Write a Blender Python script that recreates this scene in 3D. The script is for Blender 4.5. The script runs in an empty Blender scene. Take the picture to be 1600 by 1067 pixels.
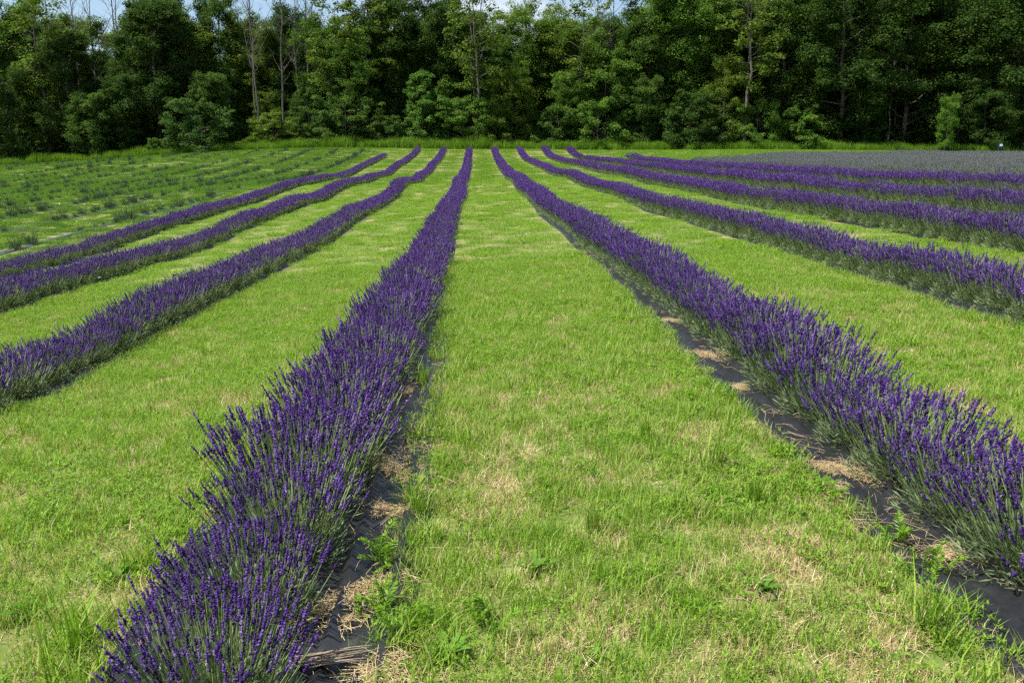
import bpy, math
import numpy as np
from mathutils import Matrix, Vector

rng = np.random.default_rng(7)
scene = bpy.context.scene
col = scene.collection

# ------------------------------------------------------------------ camera
F, CX, CY, H = 1300.0, 800.0, 533.5, 1.6
PITCH, YAW = math.radians(12.47), math.radians(-2.408)
cr = np.array([math.cos(YAW), math.sin(YAW), 0.0])
cf = np.array([-math.sin(YAW) * math.cos(PITCH), math.cos(YAW) * math.cos(PITCH), -math.sin(PITCH)])
cu = np.cross(cr, cf)
cam_d = bpy.data.cameras.new('camera')
cam_d.sensor_width = 36.0
cam_d.lens = F / 1600 * 36
cam_d.clip_start = 0.05
cam_d.clip_end = 6000
cam = bpy.data.objects.new('camera', cam_d)
col.objects.link(cam)
cam.matrix_world = Matrix(((cr[0], cu[0], -cf[0], 0), (cr[1], cu[1], -cf[1], 0), (cr[2], cu[2], -cf[2], H), (0, 0, 0, 1)))
scene.camera = cam

# ------------------------------------------------------------------ sky, sun, exposure
SUN_EL, SUN_AZ = math.radians(61), math.radians(-108)       # azimuth measured from +Y towards +X
sun_dir = np.array([math.sin(SUN_AZ) * math.cos(SUN_EL), math.cos(SUN_AZ) * math.cos(SUN_EL), math.sin(SUN_EL)])
world = bpy.data.worlds.new('World')
scene.world = world
world.use_nodes = True
wn, wl = world.node_tree.nodes, world.node_tree.links
bg = wn['Background']
sky = wn.new('ShaderNodeTexSky')
sky.sky_type = 'NISHITA'
sky.sun_disc = False
sky.sun_elevation = SUN_EL
sky.sun_rotation = SUN_AZ
sky.altitude = 100
sky.dust_density = 0.6
tc = wn.new('ShaderNodeTexCoord')
mp = wn.new('ShaderNodeMapping')
mp.inputs['Scale'].default_value = (1, 1, 3.2)
nz = wn.new('ShaderNodeTexNoise')
nz.inputs['Scale'].default_value = 3.1
nz.inputs['Detail'].default_value = 9
nz.inputs['Roughness'].default_value = 0.58
rp = wn.new('ShaderNodeValToRGB')
rp.color_ramp.elements[0].position = 0.50
rp.color_ramp.elements[1].position = 0.72
mx = wn.new('ShaderNodeMixRGB')
mx.inputs[2].default_value = (6.6, 6.9, 7.6, 1)
wl.new(tc.outputs['Generated'], mp.inputs[0])
wl.new(mp.outputs[0], nz.inputs['Vector'])
wl.new(nz.outputs['Fac'], rp.inputs[0])
wl.new(rp.outputs[0], mx.inputs[0])
wl.new(sky.outputs[0], mx.inputs[1])
wl.new(mx.outputs[0], bg.inputs[0])
bg.inputs[1].default_value = 0.085
sl = bpy.data.lights.new('sun', 'SUN')
sl.energy = 4.6
sl.angle = math.radians(0.53)
sl.color = (1.0, 0.955, 0.88)
so = bpy.data.objects.new('sun', sl)
col.objects.link(so)
so.rotation_euler = Vector(tuple(-sun_dir)).to_track_quat('-Z', 'Y').to_euler()
so.location = (-40, 20, 60)
vs = scene.view_settings
vs.view_transform = 'Standard'
vs.look = 'None'
vs.exposure = 0.88
vs.gamma = 1.0
cy = scene.cycles
cy.max_bounces = 4
cy.diffuse_bounces = 2
cy.glossy_bounces = 2
cy.transmission_bounces = 3
cy.transparent_max_bounces = 4
cy.use_denoising = False
cy.use_adaptive_sampling = True
cy.adaptive_threshold = 0.03


# ------------------------------------------------------------------ helpers
def ray(u, v):
    return cf + (u - CX) / F * cr - (v - CY) / F * cu


def x_at(u, Y):
    d = ray(u, 246)
    return d[0] / d[1] * Y


def z_at(u, v, Y):
    d = ray(u, v)
    return H + d[2] / d[1] * Y


def in_view(X, Y, margin):
    """points inside the horizontal field of view, widened by margin metres"""
    t = (X * cr[0] + Y * cr[1])
    dep = np.maximum(X * (-math.sin(YAW)) + Y * math.cos(YAW), 0) * math.cos(PITCH) + 0.34
    return (np.abs(t) < 800 / F * dep + margin) & (Y > 0.2)


def vnoise(x, y, seed=0, octaves=4, rough=0.55):
    x = np.asarray(x, float); y = np.asarray(y, float)
    tot = np.zeros(np.broadcast(x, y).shape); amp = 1.0; s = 0.0
    for o in range(octaves):
        xi = np.floor(x); yi = np.floor(y)
        fx = x - xi; fy = y - yi
        fx = fx * fx * (3 - 2 * fx); fy = fy * fy * (3 - 2 * fy)

        def h(a, b):
            n = np.sin(a * 127.1 + b * 311.7 + (seed + o) * 74.7) * 43758.5453
            return n - np.floor(n)
        v = (h(xi, yi) * (1 - fx) + h(xi + 1, yi) * fx) * (1 - fy) + (h(xi, yi + 1) * (1 - fx) + h(xi + 1, yi + 1) * fx) * fy
        tot += v * amp; s += amp
        amp *= rough; x = x * 2.03 + 17.1; y = y * 2.03 + 5.3
    return tot / s


def make_mesh(name, V, T=None, Q=None, tone=None, mat=None, mats=None, midx=None, smooth=False):
    V = np.asarray(V, np.float32).reshape(-1, 3)
    me = bpy.data.meshes.new(name)
    T = np.zeros((0, 3), np.int32) if T is None else np.asarray(T, np.int32).reshape(-1, 3)
    Q = np.zeros((0, 4), np.int32) if Q is None else np.asarray(Q, np.int32).reshape(-1, 4)
    me.vertices.add(len(V)); me.vertices.foreach_set('co', V.ravel())
    loops = np.concatenate([T.ravel(), Q.ravel()])
    me.loops.add(len(loops)); me.loops.foreach_set('vertex_index', loops)
    tot = np.concatenate([np.full(len(T), 3), np.full(len(Q), 4)]).astype(np.int32)
    st = np.concatenate([[0], np.cumsum(tot)[:-1]]).astype(np.int32)
    me.polygons.add(len(tot))
    me.polygons.foreach_set('loop_start', st)
    if smooth:
        me.polygons.foreach_set('use_smooth', np.ones(len(tot), bool))
    if tone is not None:
        a = me.attributes.new('tone', 'FLOAT_COLOR', 'POINT')
        t = np.ones((len(V), 4), np.float32)
        tone = np.asarray(tone, np.float32)
        if tone.ndim == 1:
            t[:, 0] = tone; t[:, 1] = tone; t[:, 2] = tone
        else:
            t[:, :tone.shape[1]] = tone
        a.data.foreach_set('color', t.ravel())
    for m in (mats or ([mat] if mat else [])):
        me.materials.append(m)
    if midx is not None:
        me.polygons.foreach_set('material_index', np.asarray(midx, np.int32))
    me.update(calc_edges=True)
    me.validate()
    return me


class Geo:
    """collects triangles, quads and a tone per vertex"""
    def __init__(s):
        s.V, s.T, s.Q, s.C, s.n = [], [], [], [], 0

    def add(s, V, T=None, Q=None, tone=None):
        V = np.asarray(V, float).reshape(-1, 3)
        if T is not None: s.T.append(np.asarray(T).reshape(-1, 3) + s.n)
        if Q is not None: s.Q.append(np.asarray(Q).reshape(-1, 4) + s.n)
        if tone is None: tone = np.zeros((len(V), 3))
        tone = np.asarray(tone, float)
        if tone.ndim == 1: tone = np.repeat(tone[:, None], 3, 1)
        s.V.append(V); s.C.append(tone); s.n += len(V)

    def mesh(s, name, mat, smooth=False):
        return make_mesh(name, np.concatenate(s.V), np.concatenate(s.T) if s.T else None, np.concatenate(s.Q) if s.Q else None,
                         np.concatenate(s.C), mat, smooth=smooth)


def unit(a):
    return a / np.maximum(np.linalg.norm(a, axis=-1, keepdims=True), 1e-9)


def tubes(P, R, sides=3):
    """P (n,m,3) paths, R (n,m) radii -> V, Q"""
    n, m, _ = P.shape
    tan = np.gradient(P, axis=1)
    tan = unit(tan)
    ref = np.where(np.abs(tan[..., 2:3]) > 0.9, np.array([1.0, 0, 0]), np.array([0, 0, 1.0]))
    a = unit(np.cross(tan, ref)); b = np.cross(tan, a)
    ang = np.arange(sides) / sides * 2 * np.pi
    V = P[:, :, None, :] + R[:, :, None, None] * (np.cos(ang)[None, None, :, None] * a[:, :, None, :] + np.sin(ang)[None, None, :, None] * b[:, :, None, :])
    idx = np.arange(n * m * sides).reshape(n, m, sides)
    i0 = idx[:, :-1, :]; i1 = idx[:, 1:, :]
    Q = np.stack([i0, np.roll(i0, -1, 2), np.roll(i1, -1, 2), i1], -1)
    return V.reshape(-1, 3), Q.reshape(-1, 4)


def leaves(c, axis, side, L, W, bend=0.15):
    """rhombic leaves: base c, along axis, folded a little along the midrib"""
    n = len(c)
    nor = unit(np.cross(axis, side))
    L = np.broadcast_to(L, n)[:, None]; W = np.broadcast_to(W, n)[:, None]
    p0 = c; p2 = c + axis * L
    mid = c + axis * L * 0.45
    p1 = mid + side * W * 0.5 + nor * W * bend
    p3 = mid - side * W * 0.5 + nor * W * bend
    V = np.stack([p0, p1, p2, p3], 1).reshape(-1, 3)
    return V, np.arange(4 * n).reshape(n, 4)


def rand_dirs(n, r=rng):
    return unit(r.normal(size=(n, 3)))


def link(name, me, parent=None, loc=None, kind=None):
    o = bpy.data.objects.new(name, me)
    col.objects.link(o)
    if parent is not None: o.parent = parent
    if loc is not None: o.location = loc
    if kind: o['kind'] = kind
    return o


def tag(o, label, cat, group=None):
    o['label'] = label; o['category'] = cat
    if group: o['group'] = group
    return o


def ordinal(n):
    w = ['zeroth', 'first', 'second', 'third', 'fourth', 'fifth', 'sixth', 'seventh', 'eighth', 'ninth', 'tenth', 'eleventh', 'twelfth']
    if n < len(w): return w[n]
    return str(n) + ('th' if 10 <= n % 100 <= 20 else {1: 'st', 2: 'nd', 3: 'rd'}.get(n % 10, 'th'))


def scatter(name, pts, rotz, scl, idx, protos, tilt=None):
    """one object of kind stuff: meshes of protos set on points"""
    pc = bpy.data.collections.new(name + '_pieces')
    for i, m in enumerate(protos):
        ms = m if isinstance(m, list) else [m]
        if len(ms) == 1:
            pc.objects.link(bpy.data.objects.new('%s_piece_%02d' % (name, i), ms[0]))
        else:
            cc = bpy.data.collections.new('%s_piece_%02d' % (name, i))
            for q in ms: cc.objects.link(bpy.data.objects.new(cc.name, q))
            pc.children.link(cc)
    pts = np.asarray(pts, np.float32)
    n = len(pts)
    me = bpy.data.meshes.new(name)
    me.vertices.add(n); me.vertices.foreach_set('co', pts.ravel())
    r = np.zeros((n, 3), np.float32); r[:, 2] = rotz
    if tilt is not None: r[:, :2] = tilt
    a = me.attributes.new('rot', 'FLOAT_VECTOR', 'POINT'); a.data.foreach_set('vector', r.ravel())
    s = np.asarray(scl, np.float32)
    if s.ndim == 1: s = np.repeat(s[:, None], 3, 1)
    a = me.attributes.new('scl', 'FLOAT_VECTOR', 'POINT'); a.data.foreach_set('vector', np.ascontiguousarray(s).ravel())
    a = me.attributes.new('idx', 'INT', 'POINT'); a.data.foreach_set('value', np.asarray(idx, np.int32))
    o = link(name, me, kind='stuff')
    ng = bpy.data.node_groups.new(name, 'GeometryNodeTree')
    ng.interface.new_socket('Geometry', in_out='INPUT', socket_type='NodeSocketGeometry')
    ng.interface.new_socket('Geometry', in_out='OUTPUT', socket_type='NodeSocketGeometry')
    N, L = ng.nodes, ng.links
    gi = N.new('NodeGroupInput'); go = N.new('NodeGroupOutput')
    ci = N.new('GeometryNodeCollectionInfo'); ci.inputs['Collection'].default_value = pc
    ci.inputs['Separate Children'].default_value = True
    ci.inputs['Reset Children'].default_value = True
    ip = N.new('GeometryNodeInstanceOnPoints'); ip.inputs['Pick Instance'].default_value = True

    def na(nm, t):
        q = N.new('GeometryNodeInputNamedAttribute'); q.data_type = t; q.inputs['Name'].default_value = nm
        return q.outputs['Attribute']
    L.new(gi.outputs[0], ip.inputs['Points'])
    L.new(ci.outputs[0], ip.inputs['Instance'])
    L.new(na('idx', 'INT'), ip.inputs['Instance Index'])
    L.new(na('rot', 'FLOAT_VECTOR'), ip.inputs['Rotation'])
    L.new(na('scl', 'FLOAT_VECTOR'), ip.inputs['Scale'])
    L.new(ip.outputs[0], go.inputs[0])
    md = o.modifiers.new('scatter', 'NODES'); md.node_group = ng
    return o


# ------------------------------------------------------------------ terrain: a smooth surface through surveyed heights
SURVEY = """-.49 10.1 -.12 -.49 6.4 0 -.49 4.7 .05 -.49 3.5 .06 -.49 2.5 .05
1.96 110 2.5 1.96 85.2 1.1 1.96 67.1 .45 1.96 44.2 .24 1.96 32.5 .05 1.96 27.9 -.08 1.96 19.8 -.1 1.96 13.9 -.09 1.96 9.7 -.05 1.96 6.7 -.06 1.96 4.3 -.04 1.96 2.8 -.04
-3.69 110 2.48 -3.69 89.4 1.08 -3.69 70.9 .22 -3.69 56.7 -.1 -3.69 40.7 -.33 -3.69 33.1 -.45 -3.69 22.5 -.55 -3.69 17.7 -.55 -3.69 12.6 -.49 -3.69 9 -.47 -3.69 6.9 -.44
5.16 112 2.6 5.16 90.3 1.1 5.16 82.7 .93 5.16 62.2 .45 5.16 43.4 .22 5.16 35.6 .14 5.16 24.5 -.03 5.16 17.4 -.02 5.16 11.6 .01 5.16 8.6 .01
8.36 109.5 2.48 8.36 94.1 1.25 8.36 70.6 .82 8.36 49 .5 8.36 34.7 .25 8.36 20.9 .11 8.36 12.4 .1
11.56 110 2.4 11.56 102 1.6 11.56 81.4 .98 11.56 48.1 .53 11.56 33.4 .33 11.56 25.6 .28 11.56 17.3 .25
14.76 82 1.2 14.76 60.2 .8 14.76 39.8 .58 14.76 29.3 .55 14.76 22.2 .5
-6.89 107 2.4 -6.89 94 1.45 -6.89 76.9 .62 -6.89 59.9 .12 -6.89 42.7 -.13 -6.89 33.6 -.28 -6.89 25.6 -.51 -6.89 17.8 -.66 -6.89 12.1 -.62
-10.09 97.9 1.6 -10.09 74.8 .4 -10.09 62.8 0 -10.09 39.6 -.48 -10.09 31.9 -.66 -10.09 24.1 -.92 -10.09 18.8 -1
-13.29 51 -.1 -13.29 43.6 -.4 -13.29 31.1 -.84 -13.29 24.9 -1.07 -16.49 37.8 -.77 -16.49 29.6 -1.04
-57.9 106 .54 -50.2 106 .99 -41.7 106 1.52 -34.8 106 1.98 -25.4 106 2.4 -16.9 106 2.5 25.3 106 2.3 44.9 106 2.39 69.9 106 2.1
18.3 27.6 .8 18.3 36.3 .78 18.3 47.3 .82 18.3 67.7 1
0 -12 .05 -12 -12 -.8 14 -12 .4 -40 40 -1.5 -40 70 -.7 60 60 1.2 45 35 1.1 -80 106 0 -80 60 -1.6 90 106 2 90 60 1.6
-60 125 1.2 -30 125 2.6 0 125 3.1 30 125 3 70 125 2.8 -60 160 2.2 0 160 4 70 160 4 -90 160 2 100 160 4"""
SV = np.array(SURVEY.split(), float).reshape(-1, 3)


def tps(r2):
    return 0.5 * r2 * np.log(np.maximum(r2, 1e-9))


_sx = SV[:, :2] / 10.0
_d2 = ((_sx[:, None] - _sx[None]) ** 2).sum(-1)
_n = len(SV)
_A = np.zeros((_n + 3, _n + 3))
_A[:_n, :_n] = tps(_d2) + np.eye(_n) * 0.025
_A[:_n, _n] = 1; _A[:_n, _n + 1:] = _sx
_A[_n, :_n] = 1; _A[_n + 1:, :_n] = _sx.T
_w = np.linalg.solve(_A, np.concatenate([SV[:, 2], np.zeros(3)]))


def ground_z(X, Y):
    X = np.asarray(X, float); Y = np.asarray(Y, float)
    sh = np.broadcast(X, Y).shape
    x = np.clip(np.broadcast_to(X, sh), -85, 95).ravel() / 10
    y = np.clip(np.broadcast_to(Y, sh), -14, 165).ravel() / 10
    out = np.zeros(len(x))
    for i in range(0, len(x), 20000):
        a = x[i:i + 20000]; b = y[i:i + 20000]
        d2 = (a[:, None] - _sx[None, :, 0]) ** 2 + (b[:, None] - _sx[None, :, 1]) ** 2
        out[i:i + 20000] = tps(d2) @ _w[:_n] + _w[_n] + _w[_n + 1] * a + _w[_n + 2] * b
    return out.reshape(sh)


_gx = np.arange(-86, 96.1, 1.0); _gy = np.arange(-15, 166.1, 1.0)
_GZ = ground_z(_gx[:, None], _gy[None, :])


def gz(X, Y):
    """fast lookup of ground_z plus small bumps"""
    X = np.clip(np.asarray(X, float), -85.9, 94.9); Y = np.clip(np.asarray(Y, float), -14.9, 164.9)
    fx = X + 86; fy = Y + 15
    i = fx.astype(int); j = fy.astype(int); a = fx - i; b = fy - j
    z = (_GZ[i, j] * (1 - a) + _GZ[i + 1, j] * a) * (1 - b) + (_GZ[i, j + 1] * (1 - a) + _GZ[i + 1, j + 1] * a) * b
    return z + (vnoise(X * 0.9, Y * 0.9, 3, 3) - 0.5) * 0.05


# ------------------------------------------------------------------ materials
def new_mat(name):
    m = bpy.data.materials.new(name); m.use_nodes = True
    m.node_tree.nodes.clear()
    return m, m.node_tree.nodes, m.node_tree.links


def ramp(N, stops):
    r = N.new('ShaderNodeValToRGB')
    e = r.color_ramp.elements
    while len(e) < len(stops): e.new(0.5)
    for q, (p, c) in zip(e, stops):
        q.position = p; q.color = (*c, 1)
    return r


def plant_mat(name, stops, trans=0.3, rough=0.55, spec=0.25, tint=False, dry=None, trans_gain=1.3):
    """colour from the leaf's own tone; dry=(noise scale, lo, hi, colour stops) mixes in withered patches of ground cover"""
    m, N, L = new_mat(name)
    at = N.new('ShaderNodeAttribute'); at.attribute_name = 'tone'
    sp = N.new('ShaderNodeSeparateColor'); L.new(at.outputs['Color'], sp.inputs[0])
    r = ramp(N, stops); L.new(sp.outputs[0], r.inputs[0])
    c = r.outputs[0]
    if dry:
        g = N.new('ShaderNodeNewGeometry')
        n1 = N.new('ShaderNodeTexNoise'); n1.inputs['Scale'].default_value = dry[0]; n1.inputs['Detail'].default_value = 5
        n1.inputs['Roughness'].default_value = 0.62
        L.new(g.outputs['Position'], n1.inputs['Vector'])
        ad = N.new('ShaderNodeMath'); ad.operation = 'MULTIPLY_ADD'
        L.new(sp.outputs[1], ad.inputs[0]); ad.inputs[1].default_value = 0.34; L.new(n1.outputs['Fac'], ad.inputs[2])
        mr = N.new('ShaderNodeMapRange'); mr.inputs['From Min'].default_value = dry[1]; mr.inputs['From Max'].default_value = dry[2]
        L.new(ad.outputs[0], mr.inputs['Value'])
        r2 = ramp(N, dry[3]); L.new(sp.outputs[0], r2.inputs[0])
        mm = N.new('ShaderNodeMixRGB'); L.new(mr.outputs[0], mm.inputs[0]); L.new(c, mm.inputs[1]); L.new(r2.outputs[0], mm.inputs[2])
        c = mm.outputs[0]
    if tint:
        oi = N.new('ShaderNodeObjectInfo')
        mm = N.new('ShaderNodeMixRGB'); mm.blend_type = 'MULTIPLY'; mm.inputs[0].default_value = 1
        L.new(c, mm.inputs[1]); L.new(oi.outputs['Color'], mm.inputs[2]); c = mm.outputs[0]
    b = N.new('ShaderNodeBsdfPrincipled'); b.inputs['Roughness'].default_value = rough
    b.inputs['Specular IOR Level'].default_value = spec
    L.new(c, b.inputs['Base Color'])
    o = N.new('ShaderNodeOutputMaterial')
    if trans > 0:
        t = N.new('ShaderNodeBsdfTranslucent')
        gn = N.new('ShaderNodeMixRGB'); gn.blend_type = 'MULTIPLY'; gn.inputs[0].default_value = 1
        gn.inputs[2].default_value = (trans_gain * 1.1, trans_gain * 1.1, trans_gain * 0.55, 1)
        L.new(c, gn.inputs[1]); L.new(gn.outputs[0], t.inputs[0])
        ms = N.new('ShaderNodeMixShader'); ms.inputs[0].default_value = trans
        L.new(b.outputs[0], ms.inputs[1]); L.new(t.outputs[0], ms.inputs[2]); L.new(ms.outputs[0], o.inputs[0])
    else:
        L.new(b.outputs[0], o.inputs[0])
    return m


def noise_mat(name, stops, scale=4.0, detail=8, rough=0.9, bump=0.0, spec=0.2, stretch=None, coord='Object'):
    m, N, L = new_mat(name)
    t = N.new('ShaderNodeTexCoord')
    mp = N.new('ShaderNodeMapping')
    if stretch: mp.inputs['Scale'].default_value = stretch
    n = N.new('ShaderNodeTexNoise'); n.inputs['Scale'].default_value = scale; n.inputs['Detail'].default_value = detail
    n.inputs['Roughness'].default_value = 0.62
    L.new(t.outputs[coord], mp.inputs[0]); L.new(mp.outputs[0], n.inputs['Vector'])
    r = ramp(N, stops); L.new(n.outputs['Fac'], r.inputs[0])
    b = N.new('ShaderNodeBsdfPrincipled'); b.inputs['Roughness'].default_value = rough
    b.inputs['Specular IOR Level'].default_value = spec
    L.new(r.outputs[0], b.inputs['Base Color'])
    if bump:
        bp = N.new('ShaderNodeBump'); bp.inputs['Strength'].default_value = bump; bp.inputs['Distance'].default_value = 0.03
        L.new(n.outputs['Fac'], bp.inputs['Height']); L.new(bp.outputs[0], b.inputs['Normal'])
    o = N.new('ShaderNodeOutputMaterial'); L.new(b.outputs[0], o.inputs[0])
    return m


STRAW = [(0.0, (0.36, 0.25, 0.115)), (0.5, (0.55, 0.42, 0.22)), (1.0, (0.72, 0.60, 0.38))]
M = {}
M['ground'] = noise_mat('ground', [(0.3, (0.09, 0.13, 0.025)), (0.5, (0.16, 0.19, 0.05)), (0.72, (0.36, 0.28, 0.15))], 2.2, 14, 0.95, 1.0)
M['grass'] = plant_mat('grass', [(0.0, (0.085, 0.185, 0.012)), (0.45, (0.165, 0.32, 0.018)), (0.8, (0.265, 0.42, 0.040)), (1.0, (0.39, 0.47, 0.11))], 0.35, 0.5, 0.3,
                       dry=(4.5, 0.76, 1.04, STRAW))
M['field_grass'] = plant_mat('field_grass', [(0.0, (0.052, 0.135, 0.007)), (0.5, (0.11, 0.235, 0.012)), (0.85, (0.175, 0.31, 0.024)), (1.0, (0.23, 0.31, 0.06))], 0.35, 0.6, 0.15,  # mid and far grass; cloud shade over the far field darkened into the greens
                             dry=(1.7, 0.86, 1.12, STRAW))
M['weedy_grass'] = plant_mat('weedy_grass', [(0.0, (0.035, 0.095, 0.008)), (0.5, (0.07, 0.165, 0.012)), (0.85, (0.115, 0.225, 0.022)), (1.0, (0.17, 0.24, 0.05))], 0.35, 0.6, 0.15,
                             dry=(0.9, 0.92, 1.15, STRAW))
M['leafy'] = plant_mat('leafy', [(0.0, (0.09, 0.19, 0.012)), (0.6, (0.16, 0.30, 0.022)), (1.0, (0.25, 0.38, 0.04))], 0.35, 0.6, 0.2)
M['clover'] = plant_mat('clover', [(0.0, (0.09, 0.20, 0.012)), (0.6, (0.17, 0.33, 0.02)), (1.0, (0.26, 0.42, 0.035))], 0.35, 0.45, 0.35)
M['straw'] = plant_mat('straw', STRAW, 0.15, 0.7, 0.2, trans_gain=1.0)
M['bloom'] = plant_mat('bloom', [(0.0, (0.045, 0.030, 0.050)), (0.15, (0.034, 0.015, 0.080)), (0.45, (0.066, 0.028, 0.172)), (0.8, (0.128, 0.060, 0.29)), (1.0, (0.27, 0.17, 0.46))], 0.2, 0.7, 0.15, trans_gain=1.3)
M['stem'] = plant_mat('stem', [(0.0, (0.14, 0.21, 0.075)), (1.0, (0.33, 0.41, 0.19))], 0.2, 0.6, 0.2)
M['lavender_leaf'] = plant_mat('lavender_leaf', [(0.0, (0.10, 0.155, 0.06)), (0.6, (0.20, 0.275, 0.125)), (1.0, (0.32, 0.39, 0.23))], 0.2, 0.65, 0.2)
M['young_leaf'] = plant_mat('young_leaf', [(0.0, (0.035, 0.062, 0.036)), (0.6, (0.062, 0.098, 0.058)), (1.0, (0.11, 0.155, 0.10))], 0.15, 0.7, 0.15)
M['bud'] = plant_mat('bud', [(0.0, (0.08, 0.105, 0.075)), (0.5, (0.125, 0.14, 0.14)), (1.0, (0.20, 0.205, 0.235))], 0.2, 0.7, 0.15)
M['weed'] = plant_mat('weed', [(0.0, (0.06, 0.15, 0.012)), (0.6, (0.11, 0.235, 0.02)), (1.0, (0.17, 0.31, 0.035))], 0.3, 0.6, 0.2)
M['tree_leaf'] = plant_mat('tree_leaf', [(0.0, (0.036, 0.080, 0.016)), (0.5, (0.078, 0.148, 0.028)), (1.0, (0.138, 0.218, 0.046))], 0.34, 0.75, 0.1, tint=True)
M['bark'] = noise_mat('bark', [(0.3, (0.05, 0.042, 0.033)), (0.7, (0.17, 0.15, 0.125))], 3.0, 8, 0.95, 0.6, stretch=(3, 3, 0.5))
M['dead_bark'] = noise_mat('dead_bark', [(0.3, (0.055, 0.05, 0.043)), (0.7, (0.18, 0.165, 0.145))], 3.0, 8, 0.95, 0.5, stretch=(3, 3, 0.5))
M['black_sheet'] = noise_mat('black_sheet', [(0.35, (0.010, 0.0105, 0.012)), (0.62, (0.022, 0.023, 0.027)), (0.85, (0.10, 0.085, 0.065))], 9.0, 12, 0.42, 0.35, 0.5)
M['grey_sheet'] = noise_mat('grey_sheet', [(0.35, (0.05, 0.055, 0.065)), (0.6, (0.10, 0.105, 0.12)), (0.8, (0.22, 0.22, 0.22))], 6.0, 9, 0.4, 0.25, 0.5)
M['white_paint'] = noise_mat('white_paint', [(0.3, (0.72, 0.72, 0.72)), (0.7, (0.82, 0.82, 0.82))], 8, 4, 0.5)
M['blue_paint'] = noise_mat('blue_paint', [(0.3, (0.015, 0.05, 0.16)), (0.7, (0.02, 0.07, 0.22))], 8, 4, 0.5)
M['petal'] = plant_mat('petal', [(0.0, (0.7, 0.7, 0.68)), (1.0, (0.85, 0.85, 0.82))], 0.2, 0.6, 0.2)
M['yellow'] = plant_mat('yellow', [(0.0, (0.5, 0.34, 0.02)), (1.0, (0.65, 0.45, 0.03))], 0.0, 0.7)
M['twig'] = noise_mat('twig', [(0.3, (0.16, 0.12, 0.085)), (0.7, (0.36, 0.30, 0.23))], 30, 5, 0.9, 0.3)
M['stone'] = noise_mat('stone', [(0.3, (0.10, 0.07, 0.05)), (0.7, (0.24, 0.18, 0.13))], 14, 7, 0.9, 0.5)

# ------------------------------------------------------------------ ground sheet
xs = np.concatenate([[-2500, -1200, -500, -220, -130], np.arange(-100, -24, 2.0), np.arange(-24, 26, 0.4), np.arange(26, 101, 2.0), [130, 220, 500, 1200, 2500]])
ys = np.concatenate([[-2500, -900, -300, -80, -30], np.arange(-14, 0, 1.0), np.arange(0, 26, 0.4), np.arange(26, 170, 1.5), [190, 260, 500, 1200, 2500]])
GX, GY = np.meshgrid(xs, ys, indexing='ij')
GZ = gz(GX, GY)
nx, ny = GX.shape
ii = np.arange(nx * ny).reshape(nx, ny)
Q = np.stack([ii[:-1, :-1], ii[1:, :-1], ii[1:, 1:], ii[:-1, 1:]], -1).reshape(-1, 4)
ground = link('ground', make_mesh('ground', np.stack([GX, GY, GZ - 0.005], -1), None, Q, None, M['ground'], smooth=True), kind='structure')

S, X0 = 3.2, -0.865


def row_x(k, Y=0):
    return X0 + S * k + (np.where(k == 0, 0.10, 0.0) + np.where(k == 1, -0.06, 0.0)) * np.clip((22 - np.asarray(Y)) / 8, 0, 1) + (vnoise(np.asarray(Y) * 0.11, k * 7.3, 5, 2) - 0.5) * 0.16


ROW_START = {-3: 8, -2: 5, -1: 3.5, 0: 0.6, 1: 0.6, 2: 3.5, 3: 6, 4: 8, 5: 9}
ROW_END = {-3: 98.5, -2: 108, -1: 109, 0: 110, 1: 110, 2: 110.5, 3: 110, 4: 110, 5: 82}
ROW_NAME = {-3: 'fourth purple row left of the middle aisle', -2: 'third purple row left of the middle aisle',
            -1: 'second purple row left of the middle aisle', 0: 'purple row just left of the middle aisle',
            1: 'purple row just right of the middle aisle', 2: 'second purple row right of the middle aisle',
            3: 'third purple row right of the middle aisle', 4: 'fourth purple row right of the middle aisle',
            5: 'fifth purple row right of the middle aisle'}


# ------------------------------------------------------------------ ground cloth under each row
def sheet(k, hw, y0, y1, mat, name, label, seed):
    Y = np.concatenate([np.arange(y0, min(y1, 16), 0.08), np.arange(max(y0, 16), y1, 0.5)])
    t = np.linspace(-1, 1, 33)
    T, YY = np.meshgrid(t, Y)
    edge = hw * (1 + 0.16 * (vnoise(YY * 0.9, np.sign(T) * 3.0, seed, 3) - 0.5))
    if k == 0: edge = edge * np.where(T < 0, 0.75, 1.0)
    if k == 1: edge = edge * np.where(T > 0, 0.75, 1.0)
    edge = edge * np.clip(1.12 - (YY - 6) * 0.045, 0.72, 1.0)
    XX = row_x(k, YY) + T * edge
    z = gz(XX, YY) + 0.012
    z += 0.042 * np.exp(-((T * 6.5 + 3 * (vnoise(YY * 0.25, T * 0, seed + 2, 2) - 0.5)) % 1.0 - 0.5) ** 2 / 0.02) * (0.4 + vnoise(YY * 0.7, T * 3, seed + 4, 2))
    z += (vnoise(XX * 7, YY * 4, seed + 1, 3) - 0.5) * 0.03
    z -= 0.03 * np.clip(np.abs(T) - 0.88, 0, 1) / 0.12
    n, m = XX.shape
    i = np.arange(n * m).reshape(n, m)
    q = np.stack([i[:-1, :-1], i[:-1, 1:], i[1:, 1:], i[1:, :-1]], -1).reshape(-1, 4)
    o = link(name, make_mesh(name, np.stack([XX, YY, z], -1), None, q, None, mat, smooth=True))
    tag(o, label, 'ground cloth', 'weed barrier sheets under the rows')


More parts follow.
